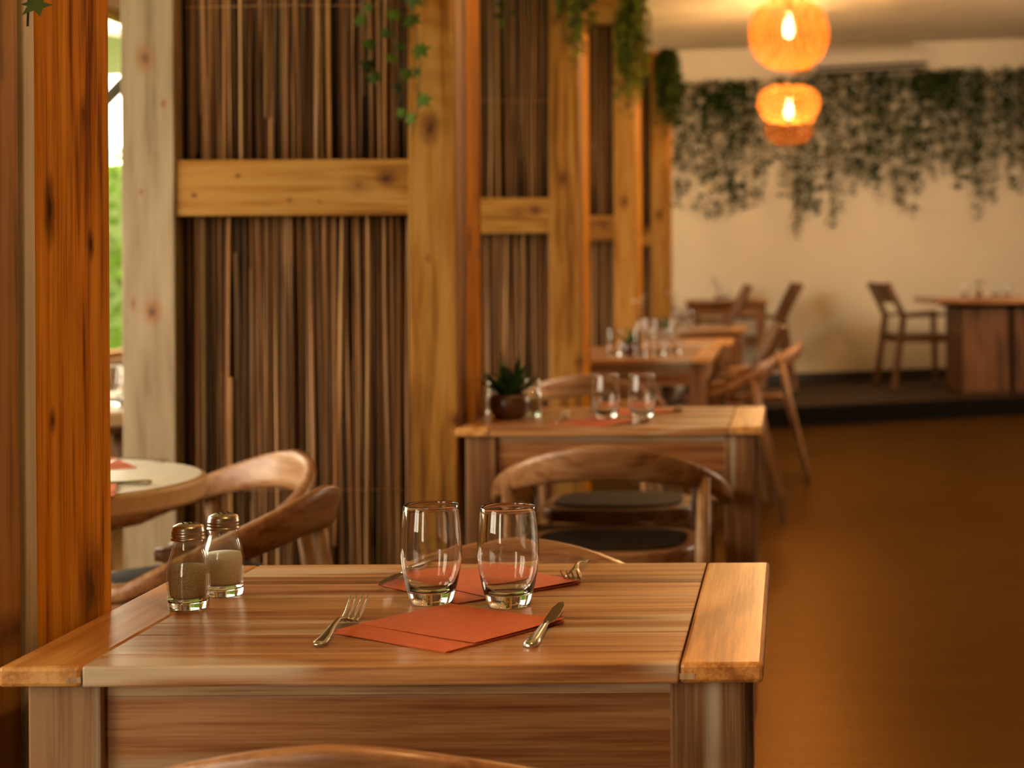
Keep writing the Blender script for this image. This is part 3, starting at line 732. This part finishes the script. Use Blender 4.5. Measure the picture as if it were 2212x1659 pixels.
# ---- shakers
def shaker(label, x, y, fill, group, first=True, s=1.0, fm='pepper', fill_h=.052, z=.7502, gm='green_glass'):
    e = thing('shaker', label, 'shaker', (x, y, z), 0, group)
    MB().lathe([(0, 0), (.0225, 0), (.0240, .002), (.0245, .008), (.0245, .0125), (0, .0125)], n=48, cap=False).obj('base', gm, e)
    out = [(.0245, .0127), (.0250, .018), (.0262, .034), (.0258, .048), (.0235, .060), (.0198, .072), (.0180, .080), (.0182, .090), (.0165, .0905)]
    inn = [(.0160, .080), (.0178, .071), (.0213, .060), (.0235, .048), (.0239, .034), (.0228, .018), (.0225, .0127)]
    MB().lathe(out + inn, n=48, cap=False).obj('jar', 'thin', e)
    fp = [(0, .0129), (.0205, .0140), (.0220, .018), (.0232, .034)]
    if fill_h > .048: fp += [(.0229, .047), (.0212, fill_h), (0, fill_h + .001)]
    else: fp += [(.0230, fill_h), (0, fill_h + .001)]
    MB().lathe(fp, n=40, cap=False).obj(fill, fm, e)
    cp = [(.0192, .084), (.0205, .0845), (.0205, .0868), (.0190, .0876), (.0194, .0892), (.0202, .0902), (.0194, .0914), (.0194, .0928), (.0202, .0940), (.0194, .0952), (.0190, .0985), (.0180, .1015), (.0120, .1042), (0, .1052)]
    cap = MB().lathe(cp, n=48).obj('cap', 'cap_steel', e)
    h = MB()
    for i in range(7):
        a = i * 2 * pi / 6; r = 0 if i == 6 else .007
        h.lathe([(0, .1042), (.0009, .1042), (.0009, .1056), (0, .1056)], n=8, c=(r * math.cos(a), r * math.sin(a), 0), cap=False)
    h.obj('pour_holes', 'black', cap)
    return e
shaker('pepper shaker, front of the two on the nearest table, brown contents', -.7425, 2.142, 'pepper', 'shakers on the nearest table', fill_h=.052)
shaker('salt shaker behind the pepper one on the nearest table, pale contents', -.7385 + .012, 2.226, 'salt', 'shakers on the nearest table', fm='salt', fill_h=.054, gm='glass')
shaker('pepper shaker right of the dark pot with the succulent', -.715, 4.84, 'pepper', 'shakers on the second table', fill_h=.047)
shaker('salt shaker just behind the dark pot with the succulent', -.855 + .02, 4.93, 'salt', 'shakers on the second table', fm='salt', fill_h=.055, gm='glass')
shaker('pepper shaker on the round table by the window', -2.06, 5.40, 'pepper', 'shakers by the window')

# ---- succulent pots
def succulent(label, x, y, z, s=1.0, seed=1, n=22):
    e = thing('potted_succulent', label, 'potted plant', (x, y, z)); e.scale = (s, s, s)
    MB().lathe([(0, 0), (.036, 0), (.042, .003), (.051, .016), (.0565, .034), (.0555, .052), (.050, .066), (.0465, .068), (.0435, .066), (.045, .056), (0, .056)], n=48, cap=False).obj('pot', 'pot', e)
    MB().lathe([(0, .0565), (.0445, .0570), (0, .062)], n=24, cap=False).obj('soil', 'soil', e)
    random.seed(seed); m = MB()
    for i in range(n):
        a = i * 2.4 + random.uniform(-.2, .2); el = random.uniform(.15, 1.0) if i > n * .3 else random.uniform(.9, 1.45); L = random.uniform(.080, .125)
        c, s_ = math.cos(a), math.sin(a); pts = []; rad = []
        for k_ in range(7):
            q = k_ / 6; r = L * q * math.cos(el) + .004; h = .058 + L * q * math.sin(el) + .012 * q * q
            pts.append((r * c, r * s_, h)); w = .0125 * (1 - q ** 2.2) + .0006; rad.append((w * .35, w))
        g = random.uniform(.5, 1.5)
        m.tube(pts, rad, n=8, tint=(g, g, g), up=(-s_ * 0 + .001, .001, 1))
    m.obj('leaves', 'succ', e); return e
succulent('spiky green succulent in a dark rounded pot on the second table', -.768, 4.77, .7502, 1.0, 1)
succulent('small dark potted plant on the reddish table behind the succulent table', -.735, 8.10, .7502, .8, 4, 14)
succulent('small dark potted plant on the middle-distance table', -.70, 9.66, .7502, .8, 5, 14)

def bud_vase(label, x, y, z, h=.10, mat='glass', flower='leaf', seed=1, hh=.12):
    e = thing('bud_vase', label, 'vase', (x, y, z))
    MB().lathe([(0, 0), (.022, 0), (.028, .01), (.030, h * .4), (.018, h * .7), (.011, h * .85), (.013, h), (.011, h), (.009, h * .85), (.016, h * .68), (.027, h * .4), (.025, .012), (0, .010)], n=28, cap=False).obj('jar', mat, e)
    random.seed(seed); m = MB(); f = MB()
    for i in range(5):
        a = random.uniform(0, 6.28); t = random.uniform(.01, .05); hz = h + hh * random.uniform(.4, .7)
        p = (t * math.cos(a), t * math.sin(a), hz); m.tube([(0, 0, .02), (0, 0, h * .9), p], .0012, n=5)
        for k_ in range(6):
            b = random.uniform(0, 6.28); d = Vector((math.cos(b), math.sin(b), random.uniform(-.2, .8))) * .022; q = Vector(p); w = Vector((-math.sin(b), math.cos(b), .2)) * .007
            g = random.uniform(.7, 1.4); f.add([q, q + d * .5 + w, q + d, q + d * .5 - w], [(0, 1, 2, 3)], tint=(g, g, g))
    m.obj('stem', 'stem', e); f.obj('leaves', flower, e); return e
M['blossom'] = plain('pale_blossom', (.55, .50, .40), .7); M['stone'] = plain('stoneware', (.20, .12, .07), .5)
bud_vase('small vase of green sprigs on the slab table at the right', 1.54, 14.05, .889, .075, 'stone', 'leaf_yel', 3, .09)
bud_vase('glass vase of grey green sprigs on the dark reddish platform table', -.56, 13.78, .887, .09, 'glass', 'blossom', 4, .13)
bud_vase('slim glass vase of dry stalks on the bright glossy table', -.78, 11.75, .7502, .13, 'glass', 'blossom', 5, .15)
bud_vase('slim glass vase of dry stalks on the middle-distance table', -.80, 9.30, .7502, .14, 'glass', 'blossom', 6, .16)

# ================================================================ PENDANTS
def pendant(name, label, x, y, z, kind):
    e = thing(name, label, 'pendant lamp', (x, y, z), 0, 'rattan pendants over the aisle')
    R = .222
    if kind == 'globe':
        prof = [(.045, .205)] + [(R * math.sin(a) ** .8, .205 * math.cos(a)) for a in [pi * (.09 + .84 * i / 30) for i in range(31)]]
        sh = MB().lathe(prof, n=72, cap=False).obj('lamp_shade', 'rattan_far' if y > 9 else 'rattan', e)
        top = .205
    else:
        prof = [(.06, .205), (.13, .200), (.185, .172), (.216, .125), (.222, .075), (.205, .02), (.175, -.025), (.165, -.045), (.174, -.07), (.178, -.105), (.165, -.15), (.13, -.19), (.08, -.21), (.02, -.215)]
        MB().lathe(prof, n=72, cap=False).obj('lamp_shade', 'rattan_open', e)
        r = MB(); r.lathe([(.166, -.043), (.170, -.040), (.170, -.050), (.166, -.053)], n=72); r.obj('waist_ring', 'rattan', e); top = .205
    if kind == 'globe':
        r = MB()
        for zz in (.09, -.03, -.12, -.18):
            rr = R * math.sin(math.acos(zz / .205)) ** .8 + .0015; r.lathe([(rr, zz - .004), (rr + .003, zz), (rr, zz + .004)], n=72, cap=False)
        r.obj('hoop', 'rattan', sh)
    MB().lathe([(0, .03), (.012, .028), (.020, .01), (.030, -.03), (.031, -.055), (.022, -.085), (0, -.098)], n=24, c=(0, 0, .065), cap=False).obj('bulb', 'bulb', e)
    MB().lathe([(0, .095), (.020, .095), (.020, .150), (.010, .165), (0, .165)], n=20, cap=False).obj('socket', 'steel_dark', e)
    MB().tube([(0, 0, .16), (0, 0, CZ(x) - z)], .003, n=8).obj('cord', 'steel_dark', e)
    MB().lathe([(0, 0), (.05, 0), (.05, -.02), (.01, -.03), (0, -.03)], n=24, c=(0, 0, CZ(x) - z), cap=False).obj('ceiling_rose', 'steel_dark', e)
    l = bpy.data.lights.new('bulb_light', 'POINT'); l.energy = LAMP_W * (1.6 if x > 1 else (1.8 if y > 9 else 1.)); l.color = LAMP_COL; l.shadow_soft_size = .045
    lo = bpy.data.objects.new('bulb_light', l); COL.objects.link(lo); lo.parent = e; lo.location = (0, 0, .02)
    return e
PEND = [(1.45, 'globe', 'globe-shaped rattan pendant lamp over the nearest table, out of view above'), (4.1, 'open', 'rattan pendant lamp above the second table, out of view'),
        (6.8, 'globe', 'globe-shaped rattan pendant lamp above the aisle, just over the top of the view'),
        (9.5, 'globe', 'large glowing globe-shaped rattan pendant lamp, upper of the two in view'), (12.2, 'open', 'glowing waisted rattan pendant lamp, lower of the two in view')]
for xx, yy in ((2.75, 6.8), (2.75, 9.5), (2.75, 12.2)):  # unseen row, added to give the far end more warm light
    pendant('pendant_lamp', 'added unseen rattan pendant lamp at the right, %s' % {6.8: 'nearest', 9.5: 'middle', 12.2: 'nearest the far wall'}[yy], xx, yy, 2.5, 'globe')
for y, kd, lb in PEND:
    pendant('pendant_lamp', lb, .01, y, 2.43 if kd == 'globe' else 2.215, kd)

# ================================================================ AIR CONDITIONER
e = thing('air_conditioner', 'long white wall-mounted air conditioner high on the far wall', 'air conditioner', (.64, WY(.64) - .004, 2.825), math.atan(.5))
e.rotation_euler = (0, -math.atan(.092), math.atan(.5))
pr = [(-.21, .03), (-.20, .16), (-.17, .205), (-.03, .218), (-.004, .218), (-.004, .0), (-.10, .0), (-.19, .012)]
vs = [(x, p[0], p[1]) for x in (-.58, .58) for p in pr]; n = len(pr)
MB().add(vs, [tuple(range(n)), tuple(range(2 * n - 1, n - 1, -1))] + [(i, n + i, n + (i + 1) % n, (i + 1) % n) for i in range(n)]).obj('casing', 'plastic', e)
MB().box(-.52, .52, -.205, -.12, -.012, .014).obj('air_slot', 'black', e)
MB().box(-.55, .55, -.222, -.205, .034, .062).obj('outlet_louvre', 'black', e)

# ================================================================ GREENERY
def ivy_leaf(m, p, nrm, up, s, g):
    n = Vector(nrm).normalized(); u = (Vector(up) - n * Vector(up).dot(n)).normalized(); r = u.cross(n)
    shape = [(0, -.50), (.16, -.12), (.46, -.16), (.30, .12), (.42, .42), (.12, .30), (0, .5), (-.12, .30), (-.42, .42), (-.30, .12), (-.46, -.16), (-.16, -.12)]
    # tip points down (-up)
    vs = [Vector(p)] + [Vector(p) + r * (a * s) + u * (-b * s if False else b * s) + n * (-.10 * s * (abs(a) * 2) ** 2) for a, b in shape]
    m.add(vs, [(0, i + 1, (i + 1) % 12 + 1) for i in range(12)], tint=g)
def ivy(label, x, y, ztop, zbot, n, s, seed, group, mat='leaf', spread=.02):
    random.seed(seed); e = thing('ivy_vine', label, 'ivy', (x, y, ztop), 0, group)
    L = ztop - zbot; pts = [(spread * .6 * math.sin(k_ * 1.1 + seed), .006 * math.sin(k_ * 2.), -L * k_ / 12) for k_ in range(13)]
    MB().tube(pts, .0014, n=6).obj('stem', 'stem', e)
    m = MB()
    for i in range(n):
        q = (i + .5 + random.uniform(-.35, .35)) / n; k_ = min(int(q * 12), 11); c = Vector(pts[k_]).lerp(Vector(pts[k_ + 1]), q * 12 - k_)
        sd = 1 if i % 2 else -1; c += Vector((sd * random.uniform(.2, .9) * spread, -random.uniform(.005, .02), 0))
        g = random.choice([.35, .6, .8, 1.0, 1.3, 1.9]); g = (g, g, g)
        ivy_leaf(m, c, (random.uniform(-.6, .6), -1, random.uniform(-.2, .8)), (random.uniform(-.6, .6), 0, 1), s * random.uniform(.7, 1.25), g)
    m.obj('leaves', mat, e); return e
GI = 'ivy strands on the big divider'
ivy('left ivy strand hanging over the reeds of the big divider', -1.085, 4.50, 2.56, 1.615, 18, .042, 1, GI)
ivy('middle ivy strand hanging over the reeds of the big divider', -1.015, 4.49, 2.56, 1.55, 24, .044, 2, GI, spread=.03)
ivy('right ivy strand hanging against the ochre post of the big divider', -.962, 4.49, 2.60, 1.505, 17, .050, 3, GI)
ivy('short ivy strand at the top of the second divider', -1.17, 7.19, 2.56, 2.16, 16, .045, 4, 'ivy strands farther off', spread=.04)
ivy('pale ivy tip hanging at the top left corner beside the nearest column', -.836, 1.905, 2.58, 1.435, 26, .030, 8, 'ivy strands farther off', 'leaf_pale', .012)
ivy('thin ivy strand with small dark leaves on the third divider', -.945, 9.86, 2.5, 1.98, 12, .035, 9, 'ivy strands farther off', 'leaf_dark', .05)
def trailer(label, x, y, ztop, drop, rx, ry, n, seed, mat='leaf_yel'):
    random.seed(seed); e = thing('trailing_plant', label, 'hanging plant', (x, y, ztop), 0, 'trailing plants on the divider tops')
    st = MB(); lf = MB()
    for i in range(n):
        a = random.uniform(-pi, pi); rr = random.uniform(.3, 1); px, py = rx * rr * math.cos(a), ry * rr * math.sin(a); L = drop * random.uniform(.35, 1.0) * (1.05 - .3 * abs(px) / rx)
        pts = [(px * .3, py * .3, .02)] + [(px * (.6 + .4 * k_ / 6) + .01 * math.sin(k_ + i), py * (.7 + .3 * k_ / 6), -L * k_ / 6) for k_ in range(7)]
        st.tube(pts, .0015, n=4)
        for k_ in range(int(L * 130)):
            q = random.random(); j = min(int(q * 7), 6); c = Vector(pts[j]).lerp(Vector(pts[j + 1]), q * 7 - j)
            d = Vector((random.uniform(-1, 1), random.uniform(-1, 1), random.uniform(-1, .5))).normalized(); w = d.cross(Vector((0, 0, 1))).normalized(); l_ = random.uniform(.022, .042)
            g = random.choice([.3, .5, .8, 1.0, 1.5, 2.2])
            lf.add([c, c + d * l_ * .5 + w * l_ * .3, c + d * l_, c + d * l_ * .5 - w * l_ * .3], [(0, 1, 2, 3)], tint=(g, g, g * .8))
    st.obj('stems', 'stem', e); lf.obj('leaves', mat, e); return e
trailer('trailing yellow green plant on the top corner of the second divider', -.875, 7.16, 2.70, .70, .10, .07, 70, 1)
trailer('bushy green trailing plant on the top corner of the third divider', -.875, 9.85, 2.68, .60, .11, .08, 70, 2)
trailer('dark green trailing plant on the top corner of the farthest divider', -.87, 12.54, 2.70, .60, .13, .08, 70, 3, 'leaf')
# curtain of artificial vines over the far wall
random.seed(11); m = MB()
def wall_leaf(u, z, off, l_, g):
    d2 = Vector((1, .5, 0)).normalized(); nn = Vector((d2.y, -d2.x, 0))
    c = Vector((0, WY(0), 0)) + d2 * u + nn * off + Vector((0, 0, z))
    d = Vector((random.uniform(-1, 1), random.uniform(-.6, .6), random.uniform(-1.2, .5))).normalized(); w = d.cross(Vector((random.uniform(-1, 1), random.uniform(-1, 1), 1))).normalized()
    m.add([c, c + d * l_ * .45 + w * l_ * .4, c + d * l_, c + d * l_ * .45 - w * l_ * .4], [(0, 1, 2, 3)], tint=g)
u = -1.15
def prof_u(u):  # how far the vines reach down
    return 1.16 + .10 * math.sin(u * 3.1 + .8) + .12 * math.sin(u * 7.3) + .05 * math.sin(u * 17)
while u < 4.6:
    x = u * .894; zt = CZ(x) - .27 + random.uniform(-.03, .03); L = prof_u(u) * random.uniform(.60, 1.06)
    dens = random.uniform(.6, 1.2)
    off = random.uniform(.02, .10)
    for k_ in range(int(L * 125 * dens)):
        q = random.random() ** 1.15; z = zt - q * L
        g = random.choice([.25, .4, .6, .9, 1.1, 1.6]) * (.8 if random.random() < .5 else 1.1)
        wall_leaf(u + random.uniform(-.035, .035), z, off + random.uniform(-.015, .05), random.uniform(.022, .05), (g, g, g * .9))
    u += random.uniform(.022, .055)
for bu, bw in ((-.62, .3), (1.45, .3), (2.6, .3), (3.4, .3)):   # thicker tufts
    for _ in range(380):
        uu = random.gauss(bu, bw * .5); x = uu * .894; wall_leaf(uu, CZ(x) - .27 - abs(random.gauss(0, .22)), random.uniform(.04, .16), random.uniform(.03, .055), (.8, .9, .6))
o = m.obj('vine_curtain', 'leaf_dark'); tag(o, 'wide curtain of artificial green vines hanging along the top of the far wall', 'vines', kind='stuff')

# ================================================================ OUTSIDE THE WINDOW
o = MB().box(-14, WX - .2, -6, 22, -.2, -.02).obj('lawn', 'lawn'); struct(o)
random.seed(21); m = MB()
m.box(-7.4, -6.4, 7.2, 21.8, -.02, 2.15, tint=(2.6, 2.4, 2.6))
for _ in range(9000):
    p = Vector((random.choice((random.uniform(-6.5, -6.2), random.uniform(-7.6, -6.2))), random.uniform(7, 22), random.uniform(-.02, 2.3))); d = Vector((random.uniform(-1, 1), random.uniform(-1, 1), random.uniform(-.3, 1))).normalized(); w = d.cross(Vector((.3, .2, 1))).normalized(); l_ = random.uniform(.10, .22)
    g = random.uniform(1.8, 4.2); m.add([p, p + d * l_ * .5 + w * l_ * .3, p + d * l_, p + d * l_ * .5 - w * l_ * .3], [(0, 1, 2, 3)], tint=(g, g, g))
tag(m.obj('hedge', 'leaf'), 'bright green garden hedge outside the left window', 'hedge', kind='stuff')
e = thing('parasol', 'white parasol with dark sloping ribs outside the left window', 'parasol', (-4.75, 10.6, -.02))
MB().tube([(0, 0, 0), (0, 0, 3.3)], .025, n=12).obj('pole', 'steel_dark', e)
MB().lathe([(.02, 3.32), (1.3, 2.55), (1.3, 2.50), (.02, 3.28)], n=8, smooth=False).obj('canopy', 'canvas', e)
for k_ in range(8):
    a = k_ * pi / 4; MB().tube([(0, 0, 1.62), (.95 * math.cos(a), .95 * math.sin(a), 2.60)], .032, n=6).obj('rib', 'steel_dark', e)
